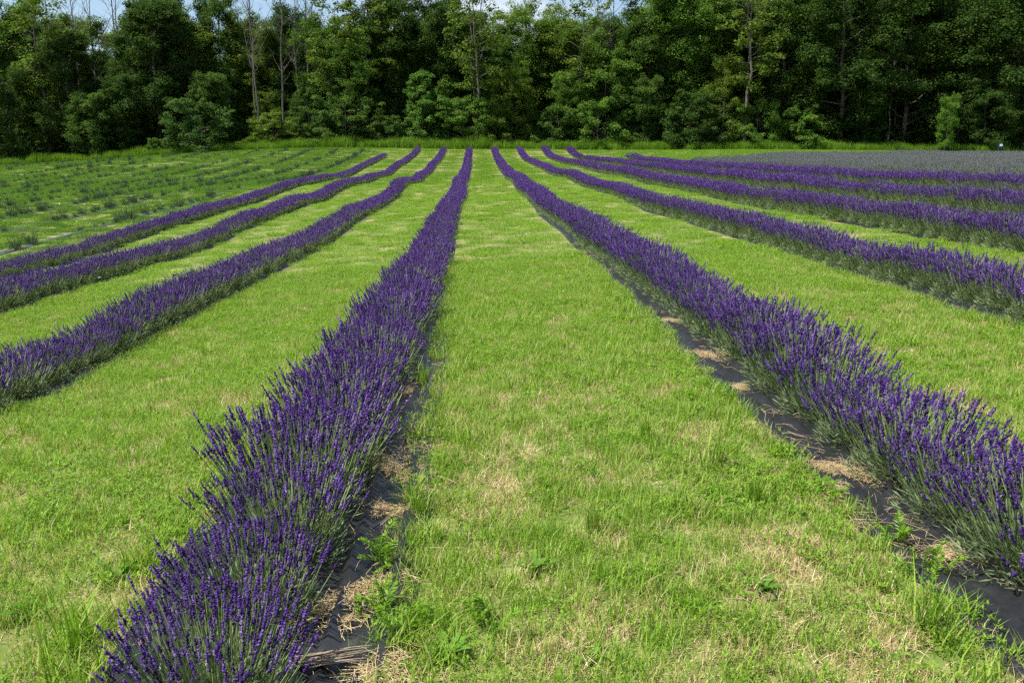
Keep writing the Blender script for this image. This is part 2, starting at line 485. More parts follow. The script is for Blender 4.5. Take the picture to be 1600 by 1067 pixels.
for k in range(-3, 6):
    sheet(k, 0.58 if k in (0, 1) else 0.46, ROW_START[k] - 0.5, ROW_END[k], M['black_sheet'], 'weed_barrier', 'black plastic weed barrier under the ' + ROW_NAME[k], 40 + k)
for q, k in enumerate((-4, -5, -6)):
    sheet(k, 0.16, 14 + 4 * q, 100, M['grey_sheet'], 'weed_barrier',
          'grey weathered weed barrier under the %s sparse row left of the purple rows' % ordinal(q + 1), 60 + k)


# ------------------------------------------------------------------ lavender plants
def whorls(c, ax, rad, hgt, n_side=6, r=rng):
    """spiky double cones: one ring of florets each"""
    n = len(c)
    ref = np.where(np.abs(ax[:, 2:3]) > 0.9, np.array([1.0, 0, 0]), np.array([0, 0, 1.0]))
    a = unit(np.cross(ax, ref)); b = np.cross(ax, a)
    ph = r.uniform(0, 6.28, n)[:, None] + np.arange(n_side)[None] / n_side * 2 * np.pi
    rr = rad[:, None] * np.where(np.arange(n_side) % 2 == 0, 1.05, 0.42)[None] * r.uniform(0.6, 1.35, (n, n_side))
    up = hgt[:, None] * (np.where(np.arange(n_side) % 2 == 0, 0.35, -0.1)[None] + r.normal(0, 0.28, (n, n_side)))
    ring = c[:, None] + rr[..., None] * (np.cos(ph)[..., None] * a[:, None] + np.sin(ph)[..., None] * b[:, None]) + up[..., None] * ax[:, None]
    bot = c - ax * hgt[:, None] * 0.55; top = c + ax * hgt[:, None] * 0.6
    V = np.concatenate([bot[:, None], top[:, None], ring], 1)
    j = np.arange(n_side); jn = (j + 1) % n_side
    t1 = np.stack([np.zeros(n_side, int), jn + 2, j + 2], -1); t2 = np.stack([np.ones(n_side, int), j + 2, jn + 2], -1)
    T = np.concatenate([t1, t2])[None] + (np.arange(n) * (n_side + 2))[:, None, None]
    tip = np.zeros((n, n_side + 2)); tip[:, 2:] = np.where(np.arange(n_side) % 2 == 0, 0.25, 0.0)[None]
    return V.reshape(-1, 3), T.reshape(-1, 3), tip


def lavender(seed, n_stem=300, L0=0.50, spread=52, n_leaf=750, bloom='bloom', spike=0.054, whorl=7, base_r=0.13, rad=0.0076, leaf_mound=(0.30, 0.25), lean=0.0, leaf_mat='lavender_leaf', stem_mat='stem'):
    r = np.random.default_rng(seed)
    a = r.uniform(0, 2 * np.pi, n_stem); d = np.sqrt(r.uniform(0, 1, n_stem))
    th = np.radians(spread) * d ** 0.85 * r.uniform(0.85, 1.12, n_stem)
    hd = np.stack([np.cos(a), np.sin(a) * 0.85], -1)
    L = L0 * (1.02 - 0.02 * d) * r.choice([1.0, 0.8], n_stem, p=[0.75, 0.25]) * r.normal(1, 0.10, n_stem)
    P0 = np.concatenate([hd * (base_r * d)[:, None], np.full((n_stem, 1), 0.03)], 1)
    dir0 = np.concatenate([hd * np.sin(th * 1.12)[:, None], np.cos(th * 1.12)[:, None]], 1)
    dir1 = np.concatenate([hd * np.sin(th * 0.55)[:, None], np.cos(th * 0.55)[:, None]], 1) + r.normal(0, 0.08, (n_stem, 3)) + np.array([lean, 0, 0])
    dir1 = unit(dir1)
    P1 = P0 + dir0 * (L * 0.5)[:, None]; P2 = P1 + dir1 * (L * 0.5)[:, None]
    g = Geo()
    path = np.stack([P0, P1, P2], 1)
    V, q = tubes(path, np.full((n_stem, 3), 0.0019), 3)
    g.add(V, None, q, np.repeat(r.uniform(0, 1, n_stem), 9))
    # a few thin leaves along the stems
    ns = n_stem
    t = r.uniform(0.15, 0.55, ns)[:, None]
    c = P0 * (1 - t) + P1 * t + (P2 - P1) * np.maximum(t - 0.4, 0)
    V, q = leaves(c, unit(dir0 + rand_dirs(ns, r) * 0.6), rand_dirs(ns, r), r.uniform(0.03, 0.055, ns), 0.005)
    g.add(V, None, q, np.repeat(r.uniform(0.2, 1, ns), 4))
    stems = g.mesh('stems', M[stem_mat])
    # spikes
    g = Geo()
    sl_ = spike * r.uniform(0.5, 1.4, n_stem)
    tone = np.clip(r.normal(0.42, 0.22, n_stem), 0, 1)
    for w in range(whorl):
        f_ = w / (whorl - 1)
        c = P2 + dir1 * (sl_ * f_)[:, None] + r.normal(0, 0.0012, (n_stem, 3))
        if w == 0:
            c = c - dir1 * (sl_ * r.choice([0.0, 0.35], n_stem))[:, None]
        rr = rad * (1.0 - 0.45 * f_ ** 2) * r.uniform(0.8, 1.2, n_stem)
        V, T, tip = whorls(c, dir1, rr, sl_ / whorl * 1.25 * r.uniform(0.8, 1.2, n_stem), 8, r)
        tn = (tone[:, None] + tip + r.uniform(-0.15, 0.2, (n_stem, 1))).ravel()
        g.add(V, T, None, np.clip(tn, 0, 1))
    spikes = g.mesh('flower_spikes', M[bloom])
    # leafy mound
    u = rand_dirs(n_leaf, r); u[:, 2] = np.abs(u[:, 2])
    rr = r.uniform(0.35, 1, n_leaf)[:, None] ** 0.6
    c = u * rr * np.array([leaf_mound[0], leaf_mound[0] * 0.95, leaf_mound[1]]) + np.array([0, 0, 0.02])
    ax = unit(u * np.array([1, 1, 0.6]) + np.array([0, 0, 0.7]) + r.normal(0, 0.35, (n_leaf, 3)))
    g = Geo()
    V, q = leaves(c - ax * 0.02, ax, unit(np.cross(ax, rand_dirs(n_leaf, r))), r.uniform(0.035, 0.065, n_leaf), r.uniform(0.005, 0.008, n_leaf))
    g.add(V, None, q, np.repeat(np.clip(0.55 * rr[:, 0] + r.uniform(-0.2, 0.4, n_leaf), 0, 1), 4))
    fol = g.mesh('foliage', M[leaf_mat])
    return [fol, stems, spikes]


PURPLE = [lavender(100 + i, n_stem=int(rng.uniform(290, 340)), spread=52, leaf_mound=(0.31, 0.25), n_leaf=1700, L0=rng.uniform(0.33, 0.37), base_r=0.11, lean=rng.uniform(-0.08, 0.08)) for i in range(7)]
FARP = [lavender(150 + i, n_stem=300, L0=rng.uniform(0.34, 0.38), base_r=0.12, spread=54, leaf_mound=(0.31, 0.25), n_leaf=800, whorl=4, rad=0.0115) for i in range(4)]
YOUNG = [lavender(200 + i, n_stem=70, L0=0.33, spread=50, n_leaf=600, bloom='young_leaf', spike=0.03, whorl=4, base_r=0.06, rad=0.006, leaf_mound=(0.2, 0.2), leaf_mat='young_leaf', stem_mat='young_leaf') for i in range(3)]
PALE = [lavender(300 + i, n_stem=130, L0=0.46, spread=40, n_leaf=420, bloom='bud', spike=0.075, whorl=5, base_r=0.16, rad=0.0115) for i in range(3)]

cand = []
for k in range(-3, 6):
    y = ROW_START[k]
    while y < ROW_END[k]:
        if not (k == 4 and 92 < y < 97):
            x = float(row_x(k, y)) + rng.normal(0, 0.03)
            cand.append((k, x, y, rng.uniform(0.92, 1.12)))
        y += rng.uniform(0.40, 0.56)
cand.append((5, 14.9, 80.5, 1.55))
C = np.array(cand)
vis = in_view(C[:, 1], C[:, 2], 0.35) & (C[:, 2] > 1.5)
size = np.where(vis, 1 / C[:, 2], 0)
order = np.argsort(-size)
near = set(order[:300].tolist())
PARTS = ('foliage', 'stems', 'flower_spikes')


def plant_thing(name, var, x, y, s, rz, label, cat, group):
    e = link(name, None, loc=(x, y, float(gz(x, y)) + 0.005))
    e.empty_display_size = 0.1
    e.rotation_euler = (0, 0, rz); e.scale = (s[0], s[1], s[2])
    tag(e, label, cat, group)
    for nm, me in zip(PARTS, var):
        link(nm, me, e, kind='stuff')
    return e


count = {}
rest = []
for i in np.argsort(C[:, 2]):
    k, x, y, s = C[i]; k = int(k)
    s = s * {0: 0.96, 1: 1.12, 2: 1.15, 3: 1.3, 4: 1.35, 5: 1.35}.get(k, 1.0) * (0.82 + 0.23 * min(max((y - 2.2) / 1.6, 0), 1) if k == 0 else 1.0)
    hs = s * ((0.76 if k in (1, 2) else 0.82) + 0.22 * float(vnoise(y * 0.5, k * 3.1, 9, 2)))
    rz = rng.choice([0, math.pi]) + rng.normal(0, 0.25)
    v = int(rng.integers(len(PURPLE)))
    if int(i) in near:
        count[k] = count.get(k, 0) + 1
        plant_thing('lavender_bush', PURPLE[v], x, y, (s, s, hs), rz,
                    'flowering lavender bush, %s in the %s' % (ordinal(count[k]), ROW_NAME[k]),
                    'lavender', 'flowering lavender bushes in the purple rows')
    else:
        rest.append((x, y, s, hs, rz, v))
R_ = np.array(rest)
keep = in_view(R_[:, 0], R_[:, 1], 4.0)
R_ = R_[keep]
o = scatter('lavender_rows', np.stack([R_[:, 0], R_[:, 1], gz(R_[:, 0], R_[:, 1])], -1), R_[:, 4], np.stack([R_[:, 2], R_[:, 2], R_[:, 3]], -1), R_[:, 5].astype(int) % 4, FARP)
tag(o, 'far stretches of the purple lavender rows running up to the woods', 'lavender')

# young plants in the sparse field on the left
yc = []
for k in range(-4, -19, -1):
    y = 12.0
    while y < 105:
        y += rng.uniform(0.6, 1.1)
        x = float(row_x(k, y)) + rng.normal(0, 0.08)
        if float(vnoise(x * 0.35, y * 0.22, 21, 3)) < 0.34 + 0.010 * abs(k + 4): continue
        yc.append((k, x, y, float(np.clip(rng.lognormal(-0.2, 0.32), 0.4, 1.6))))
YC = np.array(yc)
YC = YC[in_view(YC[:, 1], YC[:, 2], 1.5)]
YC = YC[np.argsort(YC[:, 2] / YC[:, 3])]
cnt = {}
lim = np.sort(YC[:, 2])[min(259, len(YC) - 1)]
far_y = []
for k, x, y, s in YC[np.argsort(YC[:, 2])]:
    k = int(k); v = int(rng.integers(3)); rz = rng.uniform(0, 6.28)
    if y <= lim and in_view(np.array([x]), np.array([y]), 0.1)[0]:
        cnt[k] = cnt.get(k, 0) + 1
        plant_thing('young_lavender', YOUNG[v], x, y, (s, s, s), rz,
                    'small grey-green lavender plant, %s along the %s sparse row left of the purple rows' % (ordinal(cnt[k]), ordinal(-3 - k)),
                    'lavender', 'young lavender plants in the sparse rows')
    else:
        far_y.append((x, y, s, rz, v))
FY = np.array(far_y)
o = scatter('young_lavender_rows', np.stack([FY[:, 0], FY[:, 1], gz(FY[:, 0], FY[:, 1])], -1), FY[:, 3], FY[:, 2], FY[:, 4], YOUNG)
tag(o, 'far sparse rows of small grey-green lavender below the woods', 'lavender')

# grey block on the right
gx_, gy_ = np.meshgrid(np.arange(17.6, 92, 1.25), np.arange(14, 101, 0.62), indexing='ij')
gx_ = (gx_ + rng.normal(0, 0.12, gx_.shape)).ravel(); gy_ = (gy_ + rng.normal(0, 0.15, gy_.shape)).ravel()
kp = (gy_ < np.minimum(68 + (gx_ - 17.5) * 1.2, 85 + 1.2 * np.sin(gx_ * 0.3))) & in_view(gx_, gy_, 4)
gx_, gy_ = gx_[kp], gy_[kp]
o = scatter('pale_lavender_field', np.stack([gx_, gy_, gz(gx_, gy_)], -1), rng.uniform(0, 6.28, len(gx_)), rng.uniform(0.85, 1.15, len(gx_)) * (0.72 + 0.5 * vnoise(gx_ * 0.25, gy_ * 0.12, 95, 3)), rng.integers(0, 3, len(gx_)), PALE)
tag(o, 'block of tall pale grey-blue lavender beyond the purple rows on the right', 'lavender')


# ------------------------------------------------------------------ grass
def blade_tuft(seed, n, rad, h, w, lean, segs=2, flat=0.0):
    r = np.random.default_rng(seed)
    a = r.uniform(0, 6.28, n); d = rad * np.sqrt(r.uniform(0, 1, n))
    b = np.stack([np.cos(a) * d, np.sin(a) * d, np.zeros(n)], -1)
    la = r.uniform(0, 6.28, n)
    ld = np.stack([np.cos(la), np.sin(la), np.zeros(n)], -1)
    sd = np.stack([-np.sin(la), np.cos(la), np.zeros(n)], -1)
    hh = h * r.uniform(0.4, 1.25, n); ln = lean * r.uniform(0.15, 1.3, n)
    ww = w * r.uniform(0.6, 1.3, n)
    dry = r.uniform(0, 1, n)
    hh = np.where(dry < flat, hh * 0.35, hh); ln = np.where(dry < flat, lean * 2.2, ln)
    up = np.array([0, 0, 1.0])
    m1 = b + up * (hh * 0.55)[:, None] + ld * (hh * 0 + ln * 0.25)[:, None]
    tip = b + up * hh[:, None] + ld * ln[:, None]
    tn = np.stack([r.uniform(0, 1, n), r.uniform(0, 1, n), np.zeros(n)], -1)
    if segs == 1:
        V = np.stack([b - sd * ww[:, None] / 2, b + sd * ww[:, None] / 2, tip], 1)
        return V.reshape(-1, 3), np.arange(3 * n).reshape(n, 3), None, np.repeat(tn, 3, 0)
    V = np.stack([b - sd * ww[:, None] / 2, b + sd * ww[:, None] / 2, m1 + sd * ww[:, None] * 0.42, m1 - sd * ww[:, None] * 0.42, tip], 1)
    base = (np.arange(n) * 5)[:, None]
    return V.reshape(-1, 3), base + np.array([[3, 2, 4]]), base + np.array([[0, 1, 2, 3]]), np.repeat(tn, 5, 0)


def tuft_mesh(seed, n, rad, h, w, lean, segs=2, flat=0.0, mat='grass'):
    V, T, Q, C_ = blade_tuft(seed, n, rad, h, w, lean, segs, flat)
    return make_mesh('grass_tuft', V, T, Q, C_, M[mat])


def clover_mesh(seed, n, rad, h, size, mat='clover', slim=0.85):
    r = np.random.default_rng(seed)
    a = r.uniform(0, 6.28, n); d = rad * np.sqrt(r.uniform(0, 1, n))
    top = np.stack([np.cos(a) * d, np.sin(a) * d, h * r.uniform(0.4, 1.1, n)], -1)
    g = Geo()
    tn = r.uniform(0, 1, n); ph = r.uniform(0, 6.28, n)
    for j in range(3):
        q = ph + j * 2.094
        ax = unit(np.stack([np.cos(q), np.sin(q), r.uniform(-0.1, 1.1, n)], -1))
        sd = unit(np.stack([-np.sin(q), np.cos(q), r.normal(0, 0.2, n)], -1))
        V, Q = leaves(top, ax, sd, size * r.uniform(0.8, 1.3, n), size * slim * r.uniform(0.8, 1.2, n), 0.1)
        g.add(V, None, Q, np.repeat(tn, 4))
    return g.mesh('clover_tuft', M[mat])


NEAR = [tuft_mesh(400 + i, 46, 0.085, 0.062, 0.0032, 0.045, 2, 0.12) for i in range(4)]            # 0-3 mown grass
NEAR += [tuft_mesh(410 + i, 64, 0.09, 0.042, 0.0024, 0.042, 2, 0.35, 'straw') for i in range(2)]      # 4-5 withered thatch
NEAR += [clover_mesh(420 + i, 34, 0.09, 0.045, 0.017, 'leafy', 0.42) for i in range(2)]                            # 6-7 clover and broad leaves
NEAR += [tuft_mesh(430 + i, 40, 0.06, 0.095, 0.0045, 0.07, 2, 0.0) for i in range(2)]              # 8-9 longer blades


def row_dist(X, Y):
    k = np.clip(np.round((X - X0) / S), -3, 5)
    y_ok = np.ones(len(X), bool)
    for kk in range(-3, 6):
        m = k == kk
        y_ok[m] = (Y[m] > ROW_START[kk] - 0.6) & (Y[m] < ROW_END[kk] + 0.2)
    d = np.abs(X - row_x(k, Y))
    return np.where(y_ok, d, 9.0)


def field_points(density, ymin, ymax, margin):
    n = int(density * (ymax - ymin) * (ymax * 1.6 + 2 * margin))
    Y = rng.uniform(ymin, ymax, n); X = rng.uniform(-1, 1, n) * (ymax * 0.8 + margin)
    m = in_view(X, Y, margin)
    return X[m], Y[m]


X, Y = field_points(250, 0.6, 15, 1.6)
rd = row_dist(X, Y)
facing = ((np.round((X - X0) / S) == 0) & (X > X0)) | ((np.round((X - X0) / S) == 1) & (X < X0 + S))
edge = np.where(facing, np.where(X > 0.5, 0.53, 0.44) - 0.012 * np.clip(Y - 5, 0, 12), 0.38) + 0.17 * (vnoise(X * 0, Y * 1.7 + np.round((X - X0) / S) * 31 + (X > X0) * 7, 13, 3) - 0.5)
# wandering grass over the cloth of the rows seen end-on, less on the cloth beside the middle aisle
m = rd > edge
X, Y, rd = X[m], Y[m], rd[m]
dryn = vnoise(X * 2.2, Y * 2.2, 31, 5, 0.75) + 0.05 * np.clip((5 - Y) / 5, 0, 1)
clov = vnoise(X * 1.5, Y * 1.5, 37, 5, 0.7)
u = rng.uniform(0, 1, len(X))
idx = rng.integers(0, 4, len(X))
idx = np.where(u < np.clip((dryn - 0.455) * 2.6, 0.10, 0.5) * np.clip((22 - Y) / 14, 0.2, 1), 4 + rng.integers(0, 2, len(X)), idx)
u2 = rng.uniform(0, 1, len(X))
idx = np.where((u2 < np.clip((clov - 0.48) * 3, 0.06, 0.42)), 6 + rng.integers(0, 2, len(X)), idx)
u3 = rng.uniform(0, 1, len(X))
lng = vnoise(X * 1.1, Y * 1.1, 43, 3)
idx = np.where(u3 < np.clip((lng - 0.6) * 2.0, 0.02, 0.35) + np.where(rd < 0.72, 0.12, 0), 8 + rng.integers(0, 2, len(X)), idx)
sc = rng.uniform(0.75, 1.3, len(X))
o = scatter('mown_grass', np.stack([X, Y, gz(X, Y) - 0.004], -1), rng.uniform(0, 6.28, len(X)), sc, idx, NEAR, rng.normal(0, 0.12, (len(X), 2)))
tag(o, 'mown grass with clover and withered patches in the aisles close by', 'grass')

MID = [tuft_mesh(440 + i, 190, 0.30, 0.055, 0.006, 0.07, 1, 0.1, 'field_grass' if i else 'grass') for i in range(3)] + [clover_mesh(445, 170, 0.3, 0.05, 0.02, 'leafy')] + [tuft_mesh(447 + i, 190, 0.30, 0.08, 0.007, 0.07, 1, 0.1, 'weedy_grass') for i in range(2)]
FAR = [tuft_mesh(450 + i, 330, 0.85, 0.085, 0.016, 0.10, 1, 0.1, 'field_grass') for i in range(3)] + [tuft_mesh(454 + i, 330, 0.85, 0.11, 0.018, 0.10, 1, 0.1, 'weedy_grass') for i in range(2)]
X, Y = field_points(8.5, 14, 50, 3)
rd = row_dist(X, Y)
sheet_gap = (np.abs(X - row_x(-4, Y)) < 0.34) & (vnoise(X * 0, Y * 0.2, 51, 2) > 0.6) | (np.abs(X - row_x(-5, Y)) < 0.34) & (vnoise(X * 0, Y * 0.2, 52, 2) > 0.62)
m = (rd > np.where((np.abs(X - 1.9) < 0.4), 0.5, 0.42)) & ~sheet_gap & (X < 999)
X, Y = X[m], Y[m]
o = scatter('mown_grass', np.stack([X, Y, gz(X, Y)], -1), rng.uniform(0, 6.28, len(X)), rng.uniform(0.8, 1.25, len(X)), np.where((X < -12.3) & (rng.uniform(0, 1, len(X)) < 0.85), 4 + rng.integers(0, 2, len(X)), np.where(rng.uniform(0, 1, len(X)) < 0.3, 3, rng.integers(0, 3, len(X)))), MID)
tag(o, 'mown grass between the lavender rows in the middle of the field', 'grass')
X, Y = field_points(1.9, 49, 113, 5)
rd = row_dist(X, Y)
m = (rd > 0.75)
X, Y = X[m], Y[m]
o = scatter('mown_grass', np.stack([X, Y, gz(X, Y)], -1), rng.uniform(0, 6.28, len(X)), rng.uniform(0.8, 1.25, len(X)), np.where((X < -12.3) & (rng.uniform(0, 1, len(X)) < 0.85), 3 + rng.integers(0, 2, len(X)), rng.integers(0, 3, len(X))), FAR)
tag(o, 'mown grass on the far rise below the woods', 'grass')

# tall verge before the woods
VERGE = [tuft_mesh(460 + i, 170, 0.5, 0.85, 0.02, 0.30, 2, 0.0, 'leafy' if i < 2 else 'field_grass') for i in range(5)]
n = 5200
X = rng.uniform(-75, 82, n)
y_edge = 112.2 - 4.5 * np.clip((-20 - X) / 40, 0, 1) + 1.0 * vnoise(X * 0.2, 0 * X, 71, 2) - 3.0 * np.clip((X - 15) / 40, 0, 1)
Y = y_edge + rng.uniform(0, 1, n) ** 1.1 * 7.0
o = scatter('tall_grass_verge', np.stack([X, Y, gz(X, Y)], -1), rng.uniform(0, 6.28, n), rng.uniform(0.5, 1.35, n) * (0.55 + 0.75 * vnoise(X * 0.35, Y * 0.2, 73, 2)) * np.where(np.abs(X + 2) < 22, 1.25, 1.0), rng.integers(0, 5, n), VERGE)
tag(o, 'tall unmown grass and weeds along the foot of the woods', 'grass')


# ------------------------------------------------------------------ trees
def tree_meshes(seed, crown_base=0.12, rx=0.27, profile='round', n_br=30, clumps=7, leaf_n=42, leaf=0.0125, clump_r=0.042, trunk_r=0.013, lean=0.02, open_=0.0):
    """unit-height tree: trunk with limbs, crown of leaves in clumps"""
    r = np.random.default_rng(seed)
    m = 9
    t = np.linspace(0, 1, m)
    wob = np.cumsum(r.normal(0, 0.010, (m, 2)), 0) + t[:, None] * r.normal(0, lean, 2)
    tp = np.concatenate([wob, (t * 0.93)[:, None]], 1)
    gt = Geo()
    V, Q = tubes(tp[None], (trunk_r * (1 - t) ** 0.8 + 0.0012)[None], 7)
    gt.add(V, None, Q)
    hb = crown_base + (0.93 - crown_base) * (np.arange(n_br) + r.uniform(0, 1, n_br)) / n_br
    az = np.arange(n_br) * 2.4 + r.normal(0, 0.4, n_br)
    s = (hb - crown_base) / (1 - crown_base)
    if profile == 'round': pr = np.sqrt(np.clip(1 - (s * 1.75 - 0.85) ** 2 / 1.05, 0.05, 1))
    elif profile == 'cone': pr = np.clip(1.05 - s, 0.08, 1) ** 0.8
    elif profile == 'vase': pr = np.clip(0.35 + 0.9 * s - 0.75 * np.clip(s - 0.7, 0, 1) * 2, 0.12, 1)
    else: pr = np.sqrt(np.clip(1 - s ** 2, 0.06, 1))
    ln = rx * pr * r.uniform(0.72, 1.15, n_br)
    inc = np.radians(r.uniform(12, 48, n_br)) * (0.6 + 0.6 * s)
    st = np.stack([np.interp(hb, tp[:, 2], tp[:, 0]), np.interp(hb, tp[:, 2], tp[:, 1]), hb], -1)
    hd = np.stack([np.cos(az), np.sin(az), np.zeros(n_br)], -1)
    q = np.linspace(0, 1, 6)
    bp = st[:, None] + hd[:, None] * (ln[:, None] * q)[..., None]
    bp[..., 2] += ln[:, None] * np.tan(inc)[:, None] * (q - 0.35 * q ** 2)[None]
    bp[:, 1:] += r.normal(0, 0.006, (n_br, 5, 3))
    br = (trunk_r * 0.42 * (1 - hb))[:, None] * (1 - q * 0.85)[None] + 0.0007
    V, Q = tubes(bp, br, 4); gt.add(V, None, Q)
    # twigs
    nt = n_br * 4
    bi = np.repeat(np.arange(n_br), 4); qq = r.uniform(0.35, 0.95, nt)
    fi = qq * 5; i0 = np.minimum(fi.astype(int), 4); ff = (fi - i0)[:, None]
    ts = bp[bi, i0] * (1 - ff) + bp[bi, i0 + 1] * ff
    td = unit(hd[bi] + rand_dirs(nt, r) * 0.9 + np.array([0, 0, 0.25]))
    tl = (ln[bi] * r.uniform(0.2, 0.5, nt))[:, None]
    tpth = np.stack([ts, ts + td * tl * 0.5, ts + td * tl + np.array([0, 0, 0.006])], 1)
    V, Q = tubes(tpth, np.array([[0.0011, 0.0008, 0.0004]]).repeat(nt, 0), 3); gt.add(V, None, Q)
    trunk = gt.mesh('trunk', M['bark'], True)
    # clumps of leaves on limbs and twigs
    cs = [tpth[:, 2], tpth[:, 1], bp[:, 5], bp[:, 4], bp[:, 3]]
    cc = np.concatenate(cs)
    extra = cc[r.integers(0, len(cc), max(0, n_br * clumps - len(cc)))] + r.normal(0, clump_r * 0.7, (max(0, n_br * clumps - len(cc)), 3))
    cc = np.concatenate([cc, extra])
    cc = cc[r.uniform(0, 1, len(cc)) > open_]
    nc = len(cc)
    cR = clump_r * r.uniform(0.55, 1.35, nc)
    ct = np.clip(r.normal(0.45, 0.18, nc), 0, 1)
    k = leaf_n
    dirs = rand_dirs(nc * k, r).reshape(nc, k, 3)
    pos = cc[:, None] + dirs * (cR[:, None] * r.uniform(0.2, 1, (nc, k)) ** 0.5)[..., None] * np.array([1, 1, 0.55])
    pos = pos.reshape(-1, 3); n = nc * k
    nor = unit(dirs.reshape(-1, 3) * 0.55 + np.array([0, 0, 0.75]) + r.normal(0, 0.45, (n, 3)))
    ax = unit(np.cross(nor, rand_dirs(n, r))); sd = np.cross(nor, ax)
    sz = leaf * r.uniform(0.6, 1.35, n)
    g = Geo()
    V, Q = leaves(pos, ax, sd, sz * 1.25, sz, 0.12)
    tn = np.clip(np.repeat(ct, k) + r.normal(0, 0.13, n), 0, 1)
    g.add(V, None, Q, np.repeat(tn, 4))
    return trunk, g.mesh('crown', M['tree_leaf'])


def dead_meshes(seed, n_br=14, rx=0.16, start=0.45, leafy=False):
    r = np.random.default_rng(seed)
    m = 12; t = np.linspace(0, 1, m)
    g = Geo()
    wob = np.cumsum(r.normal(0, 0.006, (m, 2)), 0) + t[:, None] * r.normal(0, 0.03, 2)
    tp = np.concatenate([wob, t[:, None]], 1)
    V, Q = tubes(tp[None], (0.0062 * (1 - t) ** 0.6 + 0.001)[None], 7); g.add(V, None, Q)
    hb = start + (0.95 - start) * r.uniform(0, 1, n_br); az = r.uniform(0, 6.28, n_br)
    ln = rx * r.uniform(0.5, 1.2, n_br)
    st = np.stack([np.interp(hb, t, tp[:, 0]), np.interp(hb, t, tp[:, 1]), hb], -1)
    hd = np.stack([np.cos(az) * 0.6, np.sin(az) * 0.6, r.uniform(0.7, 1.4, n_br)], -1)
    q = np.linspace(0, 1, 6)
    bp = st[:, None] + hd[:, None] * (ln[:, None] * q)[..., None] + np.cumsum(r.normal(0, 0.004, (n_br, 6, 3)), 1)
    bp[:, 0] = st
    V, Q = tubes(bp, 0.0030 * (1.1 - hb)[:, None] * (1.3 - q)[None] + 0.0005, 4); g.add(V, None, Q)
    nt = n_br * 5; bi = np.repeat(np.arange(n_br), 5); i0 = r.integers(1, 6, nt)
    ts = bp[bi, i0]; td = unit(hd[bi] + rand_dirs(nt, r) * 0.9)
    tl = (ln[bi] * r.uniform(0.2, 0.6, nt))[:, None]
    V, Q = tubes(np.stack([ts, ts + td * tl * 0.5, ts + td * tl], 1), np.array([[0.001, 0.0007, 0.0003]]).repeat(nt, 0), 3); g.add(V, None, Q)
    return g.mesh('trunk', M['dead_bark'], True), ts + td * tl


TALL = [tree_meshes(500 + i, crown_base=[0.10, 0.16, 0.12, 0.2, 0.08, 0.14][i], rx=[0.24, 0.2, 0.27, 0.19, 0.25, 0.22][i],
                    profile=['round', 'round', 'vase', 'round', 'dome', 'vase'][i], n_br=42, clumps=19, leaf_n=78, leaf=0.0080, clump_r=0.050) for i in range(6)]
MEDI = [tree_meshes(520 + i, crown_base=0.06, rx=[0.33, 0.3, 0.36][i], profile=['dome', 'round', 'round'][i], n_br=34, clumps=17, leaf_n=74, leaf=0.0125, clump_r=0.066, trunk_r=0.014) for i in range(3)]
CONE = [tree_meshes(530, crown_base=0.05, rx=0.32, profile='cone', n_br=40, clumps=12, leaf_n=60, leaf=0.0155, clump_r=0.05)]
SHRUB = [tree_meshes(540 + i, crown_base=0.02, rx=[0.62, 0.75, 0.55][i], profile='dome', n_br=26, clumps=10, leaf_n=72, leaf=0.026, clump_r=0.105, trunk_r=0.018) for i in range(3)]
SPARSE = [tree_meshes(550 + i, crown_base=0.35, rx=0.17, profile='round', n_br=26, clumps=6, leaf_n=22, leaf=0.0115, clump_r=0.036, open_=0.35, trunk_r=0.010) for i in range(3)]
DEAD = [dead_meshes(560 + i, [12, 16, 9, 14][i], [0.2, 0.16, 0.24, 0.14][i], [0.4, 0.5, 0.45, 0.35][i])[0] for i in range(4)]
KINDS = {'tall': TALL, 'medium': MEDI, 'cone': CONE, 'shrub': SHRUB, 'sparse': SPARSE}
NAMES = {'tall': ('broadleaf_tree', 'tree'), 'medium': ('young_tree', 'tree'), 'cone': ('young_tree', 'tree'), 'shrub': ('shrub', 'shrub'), 'sparse': ('thin_tree', 'tree')}


def put_tree(kind, u, Yt, vtop, tint, label, group, wide=1.0, var=None):
    X_ = x_at(u, Yt); zg = float(gz(X_, Yt))
    hgt = z_at(u, vtop, Yt) - zg
    vs_ = KINDS[kind]
    v = vs_[int(rng.integers(len(vs_))) if var is None else var]
    nm, cat = NAMES[kind]
    e = link(nm, None, loc=(X_, Yt, zg - 0.05))
    e.rotation_euler = (0, 0, rng.uniform(0, 6.28)); e.scale = (hgt * wide, hgt * wide, hgt)
    tag(e, label, cat, group)
    link('trunk', v[0], e)
    c = link('crown', v[1], e, kind='stuff'); c.color = (*tint, 1)
    return e


